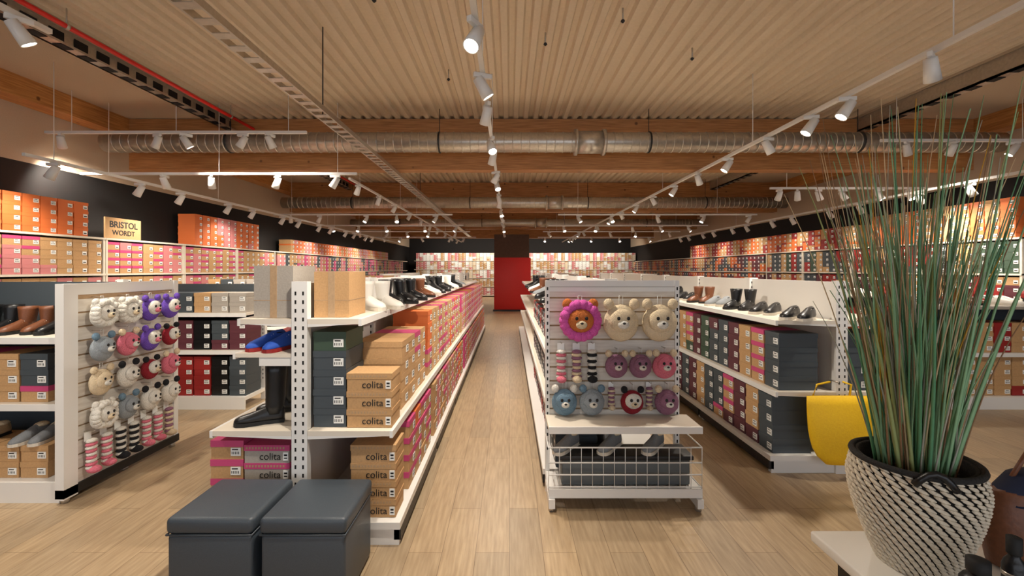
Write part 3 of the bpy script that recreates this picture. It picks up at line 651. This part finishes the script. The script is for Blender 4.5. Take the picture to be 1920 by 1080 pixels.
# ---- E : right crosswise units -------------------------------------------------
for i, (yf, nm) in enumerate([(5.05, 'nearest'), (7.2, 'second'), (9.4, 'third')]):
    ge = gondola_x(4.75, 6.6, yf, '%s crosswise shelving unit on the right with pale top' % nm, (.64, ), 1.12)
    MB().box(4.72, 6.62, yf-.02, yf+.5, 1.141, 1.18, M_grey, .01).build('top_board', ge)
    boxes('-y', 4.78, 9, yf+.06, .14, 4, ['red', 'maroon', 'card', 'rose'], 'bottom of %s right unit' % nm)
    boxes('-y', 4.78, 9, yf+.06, .64, 3, ['card', 'red', 'maroon'], 'shelf of %s right unit' % nm)
    for q in range(4): pair(['sneaker_b', 'boot_br', 'sneaker_w', 'heel_r'][q], 5.0+q*.42, yf+.32, 1.18, .2, 'pale top of %s right unit, %s pair' % (nm, ['first', 'second', 'third', 'fourth'][q]))
# ------------------------------------------------------------------ wall shelving
def wall_shelf(side, y0, y1, n):
    xw = XL if side == 'left' else XR; s = 1 if side == 'left' else -1
    t = thing('stock_shelving', '%s bay of the %s wall shelving stacked with shoe boxes' % (n, side), 'shelving unit')
    for y in (y0, y1-.04):
        a, b = sorted((xw+s*.01, xw+s*.45)); MB().box(a, b, y, y+.03, 0, 2.04, M_shelf).build('side_panel', t)
    for z in (.06, .55, 1.04, 1.54, 2.04):
        a, b = sorted((xw+s*.01, xw+s*.46)); MB().box(a, b, y0+.0, y1-.005, z-.025, z, M_shelf).build('shelf', t)
ORD = ['first', 'second', 'third', 'fourth', 'fifth', 'sixth']
for side in ('left', 'right'):
    s = 1 if side == 'left' else -1; xw = XL if side == 'left' else XR; f = '+x' if side == 'left' else '-x'
    ystart = 4.7 if side == 'left' else 6.0
    for i in range(4):
        y0 = ystart+i*1.5; wall_shelf(side, y0, y0+1.5, ORD[i])
        if True:
            boxes(f, y0+.035, 7, xw+s*.44, 1.54, 4, ['card', 'card', 'pink', 'rose'] if side == 'left' else ['red', 'card', 'green', 'slate'], 'top shelf, %s wall, %s bay' % (side, ORD[i]), step=.2025)
            boxes(f, y0+.035, 7, xw+s*.44, 1.04, 4, ['pink', 'card', 'card', 'rose'] if side == 'left' else ['maroon', 'red', 'slate', 'card'], 'upper shelf, %s wall, %s bay' % (side, ORD[i]), step=.2025)
    m2 = [M_card, M_pink, M_rose, M_slate] if side == 'left' else [M_redc, M_card, M_maroon, M_orange, M_slate]
    for z, r in ((.06, 4), (.55, 4), (1.04, 4), (1.54, 4)):
        stuff_boxes(f, ystart+6.1, 62, xw+s*.44, z, r, m2)
    sh = MB()
    for z in (.058, .548, 1.038, 1.538, 2.04):
        a, b = sorted((xw+s*.01, xw+s*.46)); sh.box(a, b, ystart+6.02, 24.5, z-.025, z, M_shelf)
    tag(sh.build('stock_shelving'), 'long far stretch of shelving along the %s wall' % side, 'shelving unit')
# stock of orange boxes on top of the wall shelving
boxes('+x', 4.75, 6, XL+.42, 2.04, 4, ['orange'], 'atop left wall near frame edge')
boxes('+x', 8.0, 10, XL+.42, 2.04, 5, ['orange', 'orange', 'rose'], 'atop left wall beyond the sign')
boxes('-x', 6.1, 12, XR-.42, 2.04, 5, ['orange', 'orange', 'card'], 'atop right wall shelving')
stuff_boxes('-x', 8.9, 40, XR-.42, 2.04, 4, [M_orange, M_card, M_redc])
stuff_boxes('+x', 11.5, 45, XL+.42, 2.04, 3, [M_orange, M_card, M_rose])
# sign on the left shelving
t = thing('promotional_sign', 'cardboard-coloured sign reading BRISTOL WORDT on top of the left wall shelves', 'sign', (XL+.44, 6.5, 2.04), math.pi/2)
sb = MB().box(-.3, .3, 0, .02, 0, .3, M_card).build('sign_board', t); MB().box(-.06, .06, .02, .16, 0, .01, M_card).build('foot', t)
text_mesh('BRISTOL', .125, M_ink, 'printed_word', sb, (0, -.001, .2), (math.pi/2, 0, 0), .001, .003)
text_mesh('WORDT', .1, M_ink, 'printed_word', sb, (0, -.001, .085), (math.pi/2, 0, 0), .001, .002)
# ------------------------------------------------------------------ far end of the shop
t = thing('stock_shelving', 'long pale wall shelving across the far end of the shop', 'shelving unit')
for z in (.1, .6, 1.1, 1.6, 2.1):
    stuff_boxes('-y', -5.4, 62, 25.6, z, 4, [M_cream, M_label, M_rose, M_card])
    MB().box(-5.5, 7.2, 25.58, 26, z-.03, z-.001, M_shelf).build('shelf', t)
light('AREA', 'back_wall_light', (.8, 24.4, 3.4), 190, WARM, (math.radians(35), 0, 0), 11, sy=.3)
for i, (x, nm) in enumerate([(-4.2, 'far left'), (-1.9, 'left of the aisle'), (2.2, 'right of the aisle'), (4.8, 'far right')]):
    gondola(x, 14.5, 20.5, .45, .45, (.6, 1.05), 'distant low shelving run %s near the back of the shop' % nm, top=1.45, toph=.45)
    for s, f in ((-1, '-x'), (1, '+x')):
        for z in (.14, .6): stuff_boxes(f, 14.6, 28, x+s*.42, z, 3, [M_card, M_pink, M_slate, M_redc, M_orange])
    stuff_boxes('-y', x-.46, 2, 14.56, 1.05, 3, [M_card, M_rose, M_slate]); stuff_boxes('-y', x+.05, 2, 14.56, 1.05, 3, [M_card, M_rose, M_slate])
# ------------------------------------------------------------------ stools
def make_stool():
    t = thing('pouffe_stool', 'x', 'stool'); w = .41
    MB().box(-w/2+.006, w/2-.006, .006, w-.006, .012, .35, M_stool, .018).build('stool_body', t)
    MB().box(-w/2, w/2, 0, w, .352, .43, M_stool, .022).build('seat_cushion', t)
    mb = MB(); r = .0045; a = w/2-.004
    for z in (.351, ): mb.tube([(-a, .004, z), (a, .004, z), (a, w-.004, z), (-a, w-.004, z), (-a, .004, z)], r, M_stool, 6)
    mb.build('piping', t)
    for sx in (-1, 1):
        for y in (.05, w-.05): MB().tube([(sx*.15, y, 0), (sx*.15, y, .012)], .018, M_rubberb, 8).build('foot', t)
    return Proto(t)
ST = make_stool()
ST.put((-1.412, 2.075, 0), 0, 'charcoal cube stool, the left one of two in front of the centre run')
ST.put((-.972, 2.075, 0), 0, 'charcoal cube stool, the right one of two in front of the centre run')
# ------------------------------------------------------------------ table, basket, grass, small things
M_table = mat('white_table', hexc(232, 228, 220), .3)
t = thing('white_table', 'white table at the lower right corner under the woven basket', 'table')
MB().box(.876, 2.1, .45, 1.29, .81, .84, M_table, .006).build('table_top', t)
MB().box(.92, 2.05, .5, 1.24, .74, .809, M_dark).build('apron', t)
for x, y in ((.93, .5), (2.0, .5), (.93, 1.2), (2.0, 1.2)): MB().box(x, x+.045, y, y+.045, 0, .74, M_dark).build('leg', t)
bx, by, bz = 1.05, 1.15, .84
M_rope_w = mat('pale_rope', hexc(226, 214, 192), .85, 0, .4, 200, .12); M_rope_b = mat('black_rope', hexc(34, 32, 30), .85, 0, .4, 200)
bk = thing('woven_basket', 'black and white woven rope basket holding the tall grass', 'basket', (bx, by, bz))
prof = lambda f: .082+.062*math.sin(min(1, f*1.15)*math.pi/2)-(.012*max(0, f-.8)/.2)
BHt = .27
inner = MB(); inner.loft([[((prof(q/10)-.012)*math.cos(a), (prof(q/10)-.012)*math.sin(a), .002+BHt*q/10) for a in [2*math.pi*k/40 for k in range(40)]] for q in range(11)]+[[((prof(1)-.02)*math.cos(a), (prof(1)-.02)*math.sin(a), BHt-.0) for a in [2*math.pi*k/40 for k in range(40)]], [((prof(.5)-.02)*math.cos(a), (prof(.5)-.02)*math.sin(a), BHt*.7) for a in [2*math.pi*k/40 for k in range(40)]]], M_rope_b)
inner.build('basket_wall', bk)
mb = MB(); rows = 21; nn = 34
for i in range(rows):
    f = (i+.5)/rows; r = prof(f)-.006
    for j in range(nn):
        a = 2*math.pi*(j+(i*.5))/nn; da = 2*math.pi/nn*.6; dz = BHt/rows*.5
        p0 = Vector((r*math.cos(a-da), r*math.sin(a-da), BHt*f+dz)); p1 = Vector((r*math.cos(a+da), r*math.sin(a+da), BHt*f-dz)); pm = (p0+p1)/2*1; pm.x *= 1.012+.006; pm.y *= 1.018
        t_ = (p1-p0).normalized(); nrm = Vector((math.cos(a), math.sin(a), 0)); w = t_.cross(nrm)
        rings = [[c+(nrm*math.cos(k)*rr*.9+w*math.sin(k)*rr) for k in [2*math.pi*q/6 for q in range(6)]] for c, rr in ((p0, .0012), (p0.lerp(pm, .5), .0044), (pm, .0052), (pm.lerp(p1, .5), .0044), (p1, .0012))]
        mb.loft(rings, M_rope_w)
mb.build('pale_weave', bk)
mb = MB(); mb.tube([((prof(1)-.004)*math.cos(a), (prof(1)-.004)*math.sin(a), BHt) for a in [2*math.pi*k/48 for k in range(49)]], .008, M_rope_b, 8); mb.build('rim', bk)
for s in (-.45, 2.6, ):
    a0 = -math.pi/2+s; mb = MB()
    mb.tube([((prof(1)+.006)*math.cos(a0+q), (prof(1)+.006)*math.sin(a0+q), BHt-.02+.035*math.cos(q/.28*math.pi/2)) for q in [-.28, -.2, -.1, 0, .1, .2, .28]], .008, M_bleather, 8); mb.build('handle', bk)
g = thing('tall_grass_plant', 'tall artificial grass with green blades and tan reeds in the woven basket', 'plant', (bx, by, bz+.18))
MB().lathe([(.06, .01), (.1, .04), (.098, .05), (.001, .054)], mat('soil', hexc(52, 40, 30), .9), 24).build('soil', g)
M_g = [mat('grass_green', hexc(136, 176, 132), .5, 0, 0, 8, .2, stretch=(1, 1, .2)), mat('grass_deep', hexc(88, 142, 100), .5), mat('grass_olive', hexc(150, 160, 100), .5), mat('reed_tan', hexc(206, 180, 140), .6), mat('reed_brown', hexc(140, 104, 70), .6), mat('reed_ochre', hexc(204, 152, 36), .6), mat('reed_grey', hexc(170, 168, 150), .6)]
rg = random.Random(5)
def blade(mb):
    a = rg.uniform(0, 2*math.pi); r0 = rg.uniform(.0, .075); h = rg.choice([rg.uniform(.35, .6), rg.uniform(.5, .78), rg.uniform(.6, .98)])
    sp = rg.uniform(.0, .16)*h/.7; bend = rg.uniform(-.02, .06); m = rg.choice([0, 0, 0, 0, 1, 1, 2, 2, 3, 3, 3, 4, 5, 6, 6]); ribbon = m < 3
    b2 = a+rg.uniform(-.5, .5); pts = []
    for q in range(8):
        f = q/7; rr = r0+sp*f+bend*f**3; hz = .045+h*f*(1-.1*max(0, bend)*f*4)
        pts.append(Vector((rr*math.cos(a+(b2-a)*f), rr*math.sin(a+(b2-a)*f), hz)))
    if ribbon:
        w = rg.uniform(.0028, .0055); u = Vector((math.cos(rg.uniform(0, 6.28)), math.sin(rg.uniform(0, 6.28)), 0)).normalized(); vv = Vector((-u.y, u.x, 0))
        rings = []
        for q, p in enumerate(pts):
            ww = w*(1-(q/7)**2*.85); rings.append([p-u*ww, p+vv*.0012, p+u*ww, p-vv*.0012])
        mb.loft(rings, M_g[m])
    else: mb.tube(pts, .0024, M_g[m], 5, .0008)
for i in range(100):
    mb = MB(); blade(mb); mb.build('grass_blade' , g)
mb = MB()
for i in range(230): blade(mb)
mb.build('grass_blades', g, kind='stuff')
for y, x, h, r, lab in ((.925, 1.055, .2, .019, 'slim black bottle with silver bands in front of the woven basket'), (.93, .985, .15, .03, 'short black jar beside the slim bottle on the white table')):
    t = thing('bottle', lab, 'bottle', (x, y, .84))
    MB().lathe([(r*.9, 0), (r, .006), (r, h*.7), (r*.8, h*.76), (r*.5, h*.8), (r*.5, h*.84)], M_bleather, 20).build('bottle_body', t)
    MB().lathe([(r*.62, h*.83), (r*.66, h*.84), (r*.66, h), (r*.3, h+.003)], M_rubberb, 20).build('cap', t)
    MB().lathe([(r+.0006, h*.3), (r+.001, h*.31), (r+.001, h*.36), (r+.0006, h*.37)], M_galv, 20).lathe([(r+.0006, h*.6), (r+.001, h*.61), (r+.001, h*.63), (r+.0006, h*.64)], M_galv, 20).build('band', t)
t = thing('soft_bag', 'brown soft bag with navy top flap at the lower right edge', 'bag', (1.37, 1.13, .84))
mb = MB(); rings = []
for q in range(8):
    z = [.0, .01, .07, .14, .195, .225, .236, .24][q]; w = [.12, .14, .15, .145, .13, .1, .06, .02][q]; d = [.06, .07, .08, .075, .06, .045, .025, .01][q]
    rings.append([(w*math.cos(a), d*math.sin(a), z) for a in [2*math.pi*k/24 for k in range(24)]])
mb.loft(rings, M_brleather); mb.build('bag_body', t)
mb = MB(); rings = []
for q in range(5):
    z = [.17, .2, .232, .245, .248][q]; w = [.146, .135, .105, .06, .02][q]; d = [.07, .06, .05, .03, .01][q]
    rings.append([(w*math.cos(a)+.01, d*math.sin(a), z) for a in [2*math.pi*k/24 for k in range(24)]])
mb.loft(rings, mat('navy_cloth', hexc(24, 32, 58), .8)); mb.build('flap', t)
MB().tube([(-.1, 0, .21), (-.05, 0, .29), (.05, 0, .29), (.1, 0, .21)], .006, M_brleather, 6).build('strap', t)
# ------------------------------------------------------------------ shoe boxes : the 300 that show largest are objects, the rest one object
from mathutils.bvhtree import BVHTree
bpy.context.view_layer.update()
skip = set(); proto_roots = [P_.root for P_ in BOX.values()]
V, F = [], []
def add_poly(vs, fs):
    o = len(V); V.extend(vs); F.extend([tuple(i+o for i in f) for f in fs])
for o in list(COL.objects):
    if o.type != 'MESH' or (o.parent in proto_roots) or (o.parent and o.parent.parent in proto_roots) or o.name.startswith(('grass_blade', 'suspension', 'display_hook', 'wire_basket')): continue
    add_poly([o.matrix_world @ v.co for v in o.data.vertices], [tuple(p.vertices) for p in o.data.polygons])
unit = MB().box(-BW/2, BW/2, .002, BL, 0, BH-.001, M_card)
for p in PEND:
    M = Matrix.Translation(p[1]) @ Matrix.Rotation(p[2], 4, 'Z'); add_poly([M @ Vector(v) for v in unit.v], unit.f)
bv = BVHTree.FromPolygons(V, F); eye = Vector(cam.location); scored = []
for p in PEND:
    M = Matrix.Translation(p[1]) @ Matrix.Rotation(p[2], 4, 'Z'); vis = 0; nrm = M.to_3x3() @ Vector((0, -1, 0)); c = M @ Vector((0, 0, BH/2)); d = c-eye
    if d.y > .5:
        sx = 955+830*d.x/d.y; sy = 505-830*d.z/d.y
        if -25 < sx < 1945 and sy < 1095:
            for u in (-.35, 0, .35):
                for w in (.25, .75):
                    q = M @ Vector((u*BW, -.004, w*BH)); e = q-eye; h = bv.ray_cast(eye, e.normalized(), e.length-.003)
                    if h[0] is None: vis += 1
            for u in (.1, .3):   # top face
                q = M @ Vector((0, u*BL*2, BH+.004)); e = q-eye; h = bv.ray_cast(eye, e.normalized(), e.length-.003)
                if h[0] is None: vis += .5
    area = vis*abs(nrm.dot(d.normalized()))/d.length_squared+vis*.15/d.length_squared
    scored.append((area, p))
scored.sort(key=lambda q: -q[0])
ROWN = ['bottom', 'second up', 'third up', 'fourth up', 'fifth up', 'sixth up']
n_box = 0
for area, (k, loc, rz, where, i, n, j, rows, face) in scored:
    if area > 0 and n_box < 285:
        n_box += 1
        row = 'topmost' if j == rows-1 else ROWN[j]
        col = '%s stack from %s' % (ORDN[i], 'left' if face == '-y' else 'camera')
        BOX[k].put(loc, rz, '%s, %s, %s, %s' % (WORD[k], row, col, where), 'shoe boxes '+where)
    else:
        M = Matrix.Translation(loc) @ Matrix.Rotation(rz, 4, 'Z'); mm = BOX_M[k]; mega(M, BW, BL, BH, *mm)
tag(MEGA.build('shoe_boxes', kind='stuff'), 'all smaller and farther shoe boxes filling the shelves through the shop', 'shoe boxes')
# unused prototypes are removed
for P_ in [LAMP, ST, COLG, COLC, COLP]+list(BOX.values())+list(SH.values())+list(PL.values())+list(SK.values()):
    if not P_.used:
        for k in [g for c in kids(P_.root) for g in kids(c)]+list(kids(P_.root)): bpy.data.objects.remove(k)
        bpy.data.objects.remove(P_.root)
